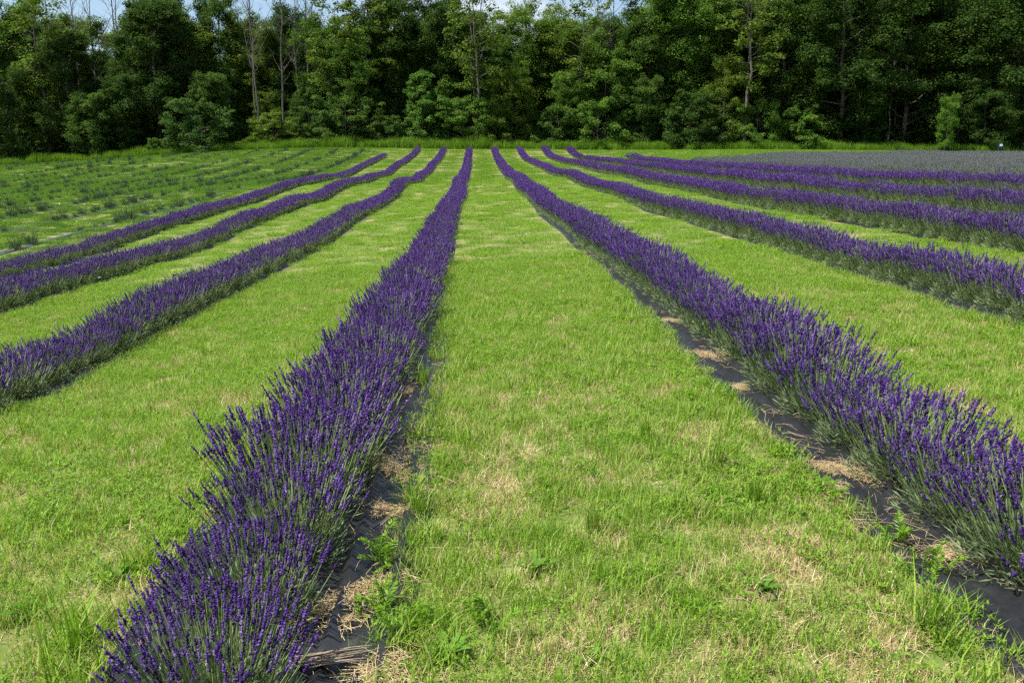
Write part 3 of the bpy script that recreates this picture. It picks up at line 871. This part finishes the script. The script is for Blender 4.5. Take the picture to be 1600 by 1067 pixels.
DK, MDN, LT, YL, GY_, OL = (0.58, 0.62, 0.62), (0.95, 0.95, 0.95), (1.2, 1.22, 0.98), (1.35, 1.2, 0.85), (0.82, 0.86, 1.05), (1.3, 1.1, 0.8)  # crown tints; dark one puts cloud shade into trees at both wood ends
FRONT = [
    ('medium', 18, 113, 118, DK, 1.05, 'round dark tree at the left end of the wood edge'),
    ('tall', 112, 117, 42, DK, 1.0, 'broad dark tree behind the round dark tree at the left end'),
    ('medium', 150, 113, 148, MDN, 1.1, 'low spreading tree left of the tall full-crowned tree'),
    ('tall', 246, 119, -8, DK, 1.1, 'tall full-crowned dark tree standing out against the sky gap'),
    ('medium', 205, 116, 120, DK, 1.0, 'dark tree filling the gap left of the tall full-crowned tree'),
    ('tall', 300, 124, 12, MDN, 0.8, 'slim leafy tree just right of the tall full-crowned tree'),
    ('tall', 352, 126, -14, MDN, 0.72, 'narrow tall tree with a top-heavy crown left of the dead trunks'),
    ('shrub', 312, 111, 168, GY_, 1.05, 'big grey-green bush standing forward of the wood edge'),
    ('shrub', 247, 110.5, 220, LT, 1.0, 'small light green bush beside the big grey-green bush'),
    ('medium', 330, 117, 120, MDN, 0.95, 'leafy tree right behind the big grey-green bush'),
    ('shrub', 430, 114, 182, YL, 1.2, 'low yellow-green shrub under the dead trunks'),
    ('medium', 425, 119, 148, OL, 0.9, 'olive green young tree among the dead trunks'),
    ('medium', 490, 118, 120, MDN, 0.95, 'young tree with drooping leaves right of the dead trunks'),
    ('medium', 548, 116, 78, LT, 0.75, 'layered bright green tree between the dead trunks and the dark maple'),
    ('shrub', 540, 113, 160, MDN, 1.05, 'rounded shrub below the layered bright green tree'),
    ('tall', 612, 121, -12, DK, 0.95, 'very dark tall tree behind the light cone-shaped young tree'),
    ('tall', 688, 123, -18, DK, 0.85, 'dark ragged tall tree right of the very dark tall tree'),
    ('shrub', 608, 113.5, 186, MDN, 1.0, 'low shrub left of the light cone-shaped young tree'),
    ('cone', 661, 113.5, 108, (1.25, 1.32, 1.15), 0.95, 'light green cone-shaped young tree at the wood edge'),
    ('shrub', 722, 113.5, 162, LT, 1.0, 'light shrub just right of the cone-shaped young tree'),
    ('medium', 795, 115, 112, YL, 0.95, 'yellowish young tree behind the middle rows'),
    ('shrub', 768, 113.5, 170, OL, 0.95, 'olive shrub below the yellowish young tree'),
    ('tall', 832, 126, 8, YL, 1.05, 'yellow-green tall tree against the sky above the middle rows'),
    ('medium', 882, 116, 122, LT, 0.9, 'light leafy young tree right of the yellowish one'),
    ('shrub', 868, 113.5, 168, MDN, 1.0, 'dense shrub below the light leafy young tree'),
    ('medium', 938, 117, 84, LT, 0.9, 'bright rounded tree left of the tall leafy green tree'),
    ('shrub', 930, 113.5, 166, LT, 1.1, 'wide light shrub below the bright rounded tree'),
    ('tall', 1010, 121, -8, MDN, 1.05, 'tall leafy green tree right of the middle sky gap'),
    ('medium', 1000, 115, 128, MDN, 1.0, 'full young tree below the tall leafy green tree'),
    ('shrub', 1078, 110, 148, DK, 0.95, 'dark rounded bush bulging onto the verge'),
    ('tall', 1090, 119, -25, LT, 1.0, 'tall tree with lit leaves behind the dark rounded bush'),
    ('medium', 1130, 113, 96, OL, 0.8, 'olive tree right of the dark rounded bush'),
    ('shrub', 1180, 111, 170, LT, 0.9, 'light shrub right of the olive tree'),
    ('shrub', 1242, 110, 176, LT, 1.15, 'spreading bright shrub in front of the big overhanging tree'),
    ('tall', 1215, 118, -35, MDN, 1.0, 'tall tree left of the big overhanging tree'),
    ('tall', 1310, 113, -55, DK, 1.15, 'big overhanging dark tree reaching over the verge'),
    ('medium', 1345, 112, 130, DK, 0.95, 'dark low tree under the big overhanging tree'),
    ('tall', 1405, 116, -60, DK, 1.0, 'dark tree with a bare lower trunk right of the overhanging tree'),
    ('medium', 1474, 108, 153, (1.3, 1.4, 0.9), 0.55, 'bright light green sapling before the dark trees'),
    ('tall', 1490, 114, -70, DK, 1.1, 'dark tall tree behind the bright sapling'),
    ('medium', 1535, 111, 112, DK, 1.0, 'shady tree right of the bright sapling'),
    ('tall', 1580, 113, -80, DK, 1.1, 'dark tall tree at the right end of the wood edge'),
    ('medium', 1605, 110, 140, DK, 1.0, 'low shady tree at the right end of the wood edge'),
]
for kd, u_, Yt, vt, ti, wd, lb in FRONT:
    if 365 < u_ < 1440: Yt = Yt + 4
    elif 225 < u_: Yt = Yt + 1.5
    put_tree(kd, u_, Yt, vt, ti, lb, 'trees and shrubs along the wood edge', wd)
# second rank: trees that close the gaps
for j, u_ in enumerate(np.linspace(-30, 1630, 34)):
    Yt = 126 + rng.uniform(-2, 5)
    sky_gap = 140 < u_ < 235 or 275 < u_ < 430 or 770 < u_ < 890 or 1010 < u_ < 1040
    vt = (rng.uniform(28, 70) if sky_gap else rng.uniform(-5, 45)) if u_ < 1040 else rng.uniform(-45, 10)
    t_ = [MDN, LT, OL, DK][int(rng.integers(4))]
    put_tree('tall', float(u_ + rng.uniform(-12, 12)), Yt, vt, t_,
             'tree showing in the rank behind the wood edge, %s from the left' % ordinal(j + 1), 'trees behind the wood edge', rng.uniform(0.85, 1.05))
# thin half-bare trees
for u_, vt, Yt, lb in [(75, -10, 116, 'thin half-bare tree above the left end of the wood edge'), (520, -10, 120, 'thin half-leafed tree right of the dead trunks'),
                       (575, -15, 122, 'thin half-leafed tree left of the very dark tall tree'), (745, -25, 118, 'thin straight tree above the middle rows'),
                       (905, -10, 122, 'thin half-leafed tree right of the yellow-green tall tree'), (1160, -30, 115, 'thin grey-stemmed tree before the tall trees on the right')]:
    put_tree('sparse', u_, Yt, vt, OL, lb, 'thin half-bare trees', 1.1)
for j, (u_, vt, Yt) in enumerate([(108, -20, 117.5), (128, -12, 119), (172, -12, 121), (195, -25, 122), (212, -14, 121), (405, -6, 116), (412, -18, 116.5), (446, -30, 116), (470, -12, 117.5),
                                  (482, -26, 117), (510, -30, 118), (745, -35, 116), (760, -30, 117), (922, -20, 118), (955, -18, 119), (1166, -30, 114), (1385, 60, 114), (1398, 70, 115)]):
    Yt += 5
    X_ = x_at(u_, Yt); zg = float(gz(X_, Yt)); hgt = z_at(u_, vt, Yt) - zg
    e = link('dead_tree', None, loc=(X_, Yt, zg - 0.05))
    e.rotation_euler = (0, 0, rng.uniform(0, 6.28)); e.scale = (hgt, hgt, hgt)
    tag(e, 'bare grey dead tree in the wood edge, %s bare trunk from the left' % ordinal(j + 1), 'tree', 'bare dead trees in the wood edge')
    link('trunk', DEAD[j % 4], e)
# the depth of the wood, one mass
n = 400
X = rng.uniform(-95, 100, n); Y = rng.uniform(134, 175, n)
uu = 744 + X / Y * F
hh = 17 + rng.uniform(-2, 2.5, n) + np.where(uu > 1040, 3.5, 0) - np.where(((uu > 130) & (uu < 245)) | ((uu > 270) & (uu < 430)) | ((uu > 765) & (uu < 890)) | ((uu > 1005) & (uu < 1045)), 4.0, 0)
allp = [[a, b] for a, b in TALL + MEDI]
o = scatter('woodland', np.stack([X, Y, gz(X, Y)], -1), rng.uniform(0, 6.28, n), hh, rng.integers(0, 6, n), allp)
tag(o, 'deep wood behind the wood edge reading as one mass', 'woodland')
X = rng.uniform(-85, 92, 300); Y = rng.uniform(119.5, 136, 300)
o = scatter('undergrowth', np.stack([X, Y, gz(X, Y)], -1), rng.uniform(0, 6.28, 300), rng.uniform(2.4, 6.0, 300), rng.integers(0, 3, 300), [[a, b] for a, b in SHRUB])
tag(o, 'dark undergrowth inside the wood between the trunks', 'undergrowth')


# ------------------------------------------------------------------ small things in the foreground
def spot(u, v):
    """ground point seen at a place in the photograph"""
    d = ray(u, v)
    lo = 0.5
    for t in np.arange(0.5, 130, 0.02):
        p = np.array([0, 0, H]) + d * t
        if p[2] <= float(ground_z(p[0], p[1])): return float(p[0]), float(p[1])
    return float(p[0]), float(p[1])


def broad_leaf(seed, L, W):
    r = np.random.default_rng(seed)
    t = np.linspace(0, 1, 8)
    w = W * np.sin(np.pi * np.clip(t * 0.95 + 0.05, 0, 1)) ** 0.75 * (1 + 0.18 * np.sin(t * 26))
    x = L * t; z = 0.45 * L * np.sin(t * 1.9) * 0.8
    V = []
    for i in range(8):
        V += [(x[i], -w[i] / 2, z[i] + 0.12 * w[i]), (x[i], 0, z[i]), (x[i], w[i] / 2, z[i] + 0.12 * w[i])]
    Q_ = []
    for i in range(7):
        a = i * 3
        Q_ += [(a, a + 3, a + 4, a + 1), (a + 1, a + 4, a + 5, a + 2)]
    return make_mesh('leaf', V, None, Q_, r.uniform(0.2, 0.9) + 0 * np.arange(24.0), M['weed'], smooth=True)


LEAF = [broad_leaf(600, 0.09, 0.024), broad_leaf(601, 0.11, 0.028), broad_leaf(602, 0.08, 0.026), broad_leaf(603, 0.12, 0.022)]
for u_, v_, n_, s_, lb in [
    (835, 890, 11, 1.0, 'broad-leaved weed rosette in the middle of the middle aisle'),
    (700, 1020, 10, 1.1, 'large-leaved weed low in the middle aisle near the twig bundle'),
    (1190, 925, 12, 1.0, 'weed rosette beside the small brown stone'),
    (185, 905, 9, 1.0, 'dark-leaved weed left of the lavender in the left aisle'),
    (1235, 805, 10, 0.8, 'leafy weed at the edge of the black sheet on the right'),
    (930, 1030, 8, 0.8, 'flat weed at the bottom of the middle aisle'),
    (250, 720, 9, 0.8, 'weed rosette high in the left aisle'),
    (1420, 600, 10, 0.8, 'weed in the aisle beyond the right-hand purple row'),
    (920, 745, 9, 0.7, 'small weed rosette further up the middle aisle'),
    (50, 960, 9, 1.1, 'leafy weed at the lower left corner of the grass'),
]:
    x, y = spot(u_, v_)
    e = link('broadleaf_weed', None, loc=(x, y, float(gz(x, y)))); e.scale = (s_ * 0.78,) * 3
    tag(e, lb, 'weed', 'broad-leaved weeds in the grass')
    for j in range(n_ + 5):
        o = link('leaf', LEAF[int(rng.integers(4))], e)
        o.rotation_euler = (rng.normal(0, 0.15), rng.uniform(-0.35, 0.35), j * 2.4 + rng.normal(0, 0.3))
        sc_ = rng.uniform(0.7, 1.2); o.scale = (sc_,) * 3


def frond_mesh(seed):
    r = np.random.default_rng(seed); g = Geo()
    n = 34; t = np.linspace(0.12, 1, n)
    L = 0.13
    px = L * t; pz = L * 0.75 * np.sin(t * 1.7)
    c = np.stack([px, 0 * px, pz], -1)
    for sgn in (-1, 1):
        ax = unit(np.stack([0.6 + 0 * t, sgn * np.ones(n), r.normal(0.15, 0.3, n)], -1))
        ln = 0.034 * np.sin(np.pi * np.clip(t, 0, 0.97)) ** 0.7
        V, Q_ = leaves(c, ax, unit(np.cross(ax, rand_dirs(n, r))), ln, 0.007)
        g.add(V, None, Q_, np.repeat(r.uniform(0.3, 1, n), 4))
    V, Q_ = tubes(c[None], np.full((1, n), 0.0012), 3); g.add(V, None, Q_, np.full(len(V), 0.5))
    return g.mesh('frond', M['clover'])


FROND = [frond_mesh(610), frond_mesh(611)]
for u_, v_, s_, lb in [(600, 880, 1.2, 'feathery green yarrow at the edge of the sheet below the straw'), (590, 965, 1.1, 'feathery yarrow just above the twig bundle'),
                       (640, 985, 1.0, 'feathery yarrow right of the twig bundle'), (1395, 850, 1.0, 'feathery weed leaning over the black sheet on the right'),
                       (1440, 905, 1.1, 'feathery weed at the sheet edge near the tall blades'), (1300, 790, 0.9, 'feathery weed at the sheet edge right of the leafy weed'),
                       (760, 985, 1.0, 'feathery yarrow patch low in the middle aisle')]:
    x, y = spot(u_, v_)
    e = link('yarrow', None, loc=(x, y, float(gz(x, y)))); e.scale = (s_,) * 3
    tag(e, lb, 'weed', 'feathery weeds at the grass edge')
    for j in range(8):
        o = link('frond', FROND[j % 2], e)
        o.location = (rng.normal(0, 0.035), rng.normal(0, 0.035), 0)
        o.rotation_euler = (rng.normal(0, 0.2), rng.uniform(-0.7, 0.2), j * 2.4 + rng.normal(0, 0.4))
        sc_ = rng.uniform(0.5, 0.95); o.scale = (sc_,) * 3

TUSS = [tuft_mesh(620 + i, 60, 0.05, 0.2, 0.0055, 0.14, 2, 0.0) for i in range(3)]
for j, (u_, v_, s_, lb) in enumerate([(1120, 735, 1.0, 'long-bladed grass tussock in the middle aisle near the right-hand row'), (930, 830, 0.8, 'grass tussock in the middle of the middle aisle'),
                                      (650, 800, 0.9, 'grass tussock right of the straw on the left sheet'), (1450, 990, 1.0, 'tall grass blades beside the black sheet, low on the right'),
                                      (1010, 690, 0.8, 'grass tussock higher up the middle aisle'), (120, 1010, 1.0, 'grass tussock in the lower left of the left aisle'),
                                      (660, 600, 0.9, 'grass tussock against the left sheet higher up'), (1180, 790, 0.8, 'dark grass tussock below the long-bladed one'),
                                      (320, 560, 0.8, 'grass tussock at the foot of the second row on the left')]):
    x, y = spot(u_, v_)
    o = link('grass_tussock', TUSS[j % 3], loc=(x, y, float(gz(x, y)))); o.scale = (s_,) * 3
    o['kind'] = 'thing'
    tag(o, lb, 'grass tussock', 'long grass tussocks in the aisles')


def straw_mesh(seed, n, a, b, h, L=0.09, rad=0.0012):
    r = np.random.default_rng(seed)
    ang = r.uniform(0, 6.28, n); d = np.sqrt(r.uniform(0, 1, n))
    sub = r.normal(0, 0.62, (7, 2)); w = r.uniform(0.25, 0.7, 7); q = r.integers(0, 7, n)
    c = np.stack([(sub[q, 0] + w[q] * r.normal(0, 0.7, n)) * a, (sub[q, 1] + w[q] * r.normal(0, 0.7, n)) * b, 0.006 + h * (1 - d) * r.uniform(0, 1, n)], -1)
    dr = unit(np.stack([r.normal(0, 1, n), r.normal(0, 0.6, n), r.normal(0, 0.12, n)], -1))
    l = L * r.uniform(0.4, 1.3, n)[:, None]
    P = np.stack([c - dr * l * 0.5, c + np.array([0, 0, 0.008]) + r.normal(0, 0.006, (n, 3)), c + dr * l * 0.5], 1)
    P[..., 2] = np.maximum(P[..., 2], 0.003)
    V, Q_ = tubes(P, np.full((n, 3), rad), 3)
    return make_mesh('straw_stalks', V, None, Q_, np.repeat(r.uniform(0.1, 1, n), 9), M['straw'])


SM = [straw_mesh(630, 560, 0.07, 0.20, 0.03, 0.10, 0.0009), straw_mesh(631, 260, 0.055, 0.09, 0.02, 0.10, 0.0009), straw_mesh(632, 240, 0.085, 0.06, 0.02, 0.10, 0.0009)]
for j, (u_, v_, rz, lb) in enumerate([
    (612, 735, 0.2, 'long heap of dry straw on the left sheet'), (592, 800, 0.6, 'dry straw on the left sheet just below the long heap'),
    (628, 615, 0.4, 'dry straw patch further up the left sheet'), (535, 945, 0.0, 'dry straw arching over the left sheet above the twig bundle'),
    (590, 1058, 0.1, 'dry straw right of the twig bundle'), (1475, 872, 0.5, 'dry straw across the black sheet under the right-hand row'),
    (1320, 745, 0.5, 'dry straw at the foot of the lavender on the right-hand sheet'), (1290, 775, 0.2, 'dry straw at the outer edge of the right-hand sheet'),
    (1150, 612, 0.3, 'dry straw between sheet and grass higher up the right-hand row'), (1105, 562, 0.2, 'dry straw at the top of the bare sheet on the right'),
    (1045, 505, 0.1, 'dry straw heap far up the right-hand sheet'), (20, 680, 0.4, 'dry straw at the near end of the second row on the left'),
    (270, 525, 0.3, 'dry straw at the foot of the second row on the left'), (1430, 468, 0.1, 'dry straw beside a gap in the second row on the right')]):
    x, y = spot(u_, v_)
    e = link('straw_heap', SM[j % 3], loc=(x, y, float(gz(x, y)) + 0.012)); e.rotation_euler = (0, 0, rz + rng.normal(0, 0.4)); e.scale = (rng.uniform(0.7, 1.2), rng.uniform(0.8, 1.7), 1.0); e['kind'] = 'thing'
    tag(e, lb, 'straw', 'dry straw on the sheets')
LS = [straw_mesh(660 + i, 16, 0.12, 0.16, 0.006, 0.10, 0.0008) for i in range(4)]
n = 170
kk = rng.choice([-1, 0, 1, 2], n, p=[0.15, 0.35, 0.35, 0.15]); Y = 1.6 + 13 * rng.uniform(0, 1, n) ** 1.3
X = row_x(0, Y) * 0 + np.array([float(row_x(int(a), b)) for a, b in zip(kk, Y)]) + np.where(kk <= 0, 1, -1) * rng.uniform(0.22, 0.62, n)
mk = vnoise(X * 1.5, Y * 1.2, 91, 2) > 0.45
X, Y = X[mk], Y[mk]
o = scatter('loose_straw', np.stack([X, Y, gz(X, Y) + 0.016], -1), rng.uniform(0, 6.28, len(X)), rng.uniform(0.7, 1.3, len(X)), rng.integers(0, 4, len(X)), LS)
tag(o, 'loose dry straw strewn along the edges of the black sheets', 'straw')
# twig bundle at the bottom edge
x, y = spot(505, 1046)
e = link('twig_bundle', None, loc=(x, y, float(gz(x, y)) + 0.035)); e.rotation_euler = (0.0, -0.04, 0.12)
tag(e, 'bundle of bleached cut twigs lying across the left sheet', 'twigs')
r = np.random.default_rng(640)
for j in range(26):
    L_ = r.uniform(0.16, 0.28); oy, oz = r.normal(0, 0.016), abs(r.normal(0.012, 0.008))
    P = np.stack([np.linspace(-L_ / 2, L_ / 2, 5), oy + np.cumsum(r.normal(0, 0.003, 5)), oz + np.cumsum(r.normal(0, 0.002, 5))], -1)
    P[:, 2] = np.maximum(P[:, 2], 0.002)
    P[:, 0] += r.normal(0, 0.03)
    V, Q_ = tubes(P[None], np.linspace(0.0032, 0.0014, 5)[None], 5)
    link('twig', make_mesh('twig', V, None, Q_, None, M['twig'], smooth=True), e)

# stone in the aisle
x, y = spot(1205, 938)
r = np.random.default_rng(650)
import bmesh
bm = bmesh.new(); bmesh.ops.create_icosphere(bm, subdivisions=3, radius=0.018)
for v in bm.verts:
    q = v.co.normalized()
    f_ = 1 + 0.25 * (float(vnoise(q.x * 2 + 5, q.y * 2 + q.z * 1.7, 81, 3)) - 0.5)
    v.co = (v.co.x * 1.3 * f_, v.co.y * f_, v.co.z * 0.75 * f_)
me = bpy.data.meshes.new('stone'); bm.to_mesh(me); bm.free(); me.materials.append(M['stone'])
o = link('stone', me, loc=(x, y, float(gz(x, y)) + 0.014))
tag(o, 'small brown stone lying in the grass of the middle aisle', 'stone')


# white daisies dotted over the grass
def daisy():
    n = 14; a = np.arange(n) / n * 6.283
    ax = np.stack([np.cos(a), np.sin(a), 0 * a + 0.1], -1); sd = np.stack([-np.sin(a), np.cos(a), 0 * a], -1)
    g = Geo(); V, Q_ = leaves(np.zeros((n, 3)) + ax * 0.004, unit(ax), sd, 0.014, 0.007); g.add(V, None, Q_, np.full(len(V), 0.6))
    p = g.mesh('petals', M['petal'])
    g = Geo(); V, T, _ = whorls(np.array([[0, 0, 0.003]]), np.array([[0, 0, 1.0]]), np.array([0.007]), np.array([0.006]), 8); g.add(V, T, None, np.full(len(V), 0.5))
    d = g.mesh('flower_centre', M['yellow'])
    g = Geo(); V, Q_ = tubes(np.array([[[0.01, 0, -0.12], [0.004, 0.002, -0.06], [0, 0, 0]]]), np.full((1, 3), 0.0012), 4); g.add(V, None, Q_, np.full(len(V), 0.6))
    return p, d, g.mesh('stalk', M['stem'])


DA = daisy()


def put_daisy(x, y, lb, s_):
    e = link('daisy', None, loc=(x, y, float(gz(x, y)) + 0.1)); e.scale = (s_,) * 3
    e.rotation_euler = (rng.normal(0.3, 0.2), rng.normal(0, 0.2), rng.uniform(0, 6))
    tag(e, lb, 'flower', 'white flowers dotted over the field')
    for nm, me_ in zip(('petals', 'flower_centre', 'stalk'), DA): link(nm, me_, e, kind='stuff')


x, y = spot(1386, 936)
put_daisy(x, y, 'small white daisy in the middle aisle near the black sheet', 0.55)
for u_, v_ in [(41, 333), (32, 326), (93, 322), (17, 336), (205, 310), (47, 295), (132, 322), (236, 330), (255, 323), (410, 312), (155, 442), (457, 326), (1254, 330), (1000, 325), (890, 298), (905, 262),
               (640, 330), (860, 300), (1185, 318), (60, 300), (120, 350), (182, 312), (300, 300), (350, 285)]:
    x, y = spot(u_, v_)
    put_daisy(x, y, 'tiny white flower among the many dotted over the field', 2.2)

# ------------------------------------------------------------------ small marker board by the wood on the right
Yt = 104.5
X_ = x_at(1561, Yt); zg = float(gz(X_, Yt))


def box(name, sx, sy, sz, x, y, z, mat, parent):
    bm = bmesh.new(); bmesh.ops.create_cube(bm, size=1.0)
    for v in bm.verts: v.co = (v.co.x * sx + x, v.co.y * sy + y, v.co.z * sz + z)
    bmesh.ops.bevel(bm, geom=bm.edges[:], offset=min(sx, sy, sz) * 0.12, segments=2, affect='EDGES')
    me = bpy.data.meshes.new(name); bm.to_mesh(me); bm.free(); me.materials.append(mat)
    return link(name, me, parent)


e = link('marker_board', None, loc=(X_, Yt, zg))
tag(e, 'small blue marker board with a white plate at the dark wood edge', 'sign')
box('post', 0.07, 0.07, 1.0, -0.2, 0.05, 0.5, M['blue_paint'], e)
box('post', 0.07, 0.07, 1.0, 0.25, 0.05, 0.5, M['blue_paint'], e)
box('board', 0.62, 0.03, 0.5, 0, 0, 0.95, M['blue_paint'], e)
box('plate', 0.36, 0.012, 0.26, 0.08, -0.0215, 0.98, M['white_paint'], e)
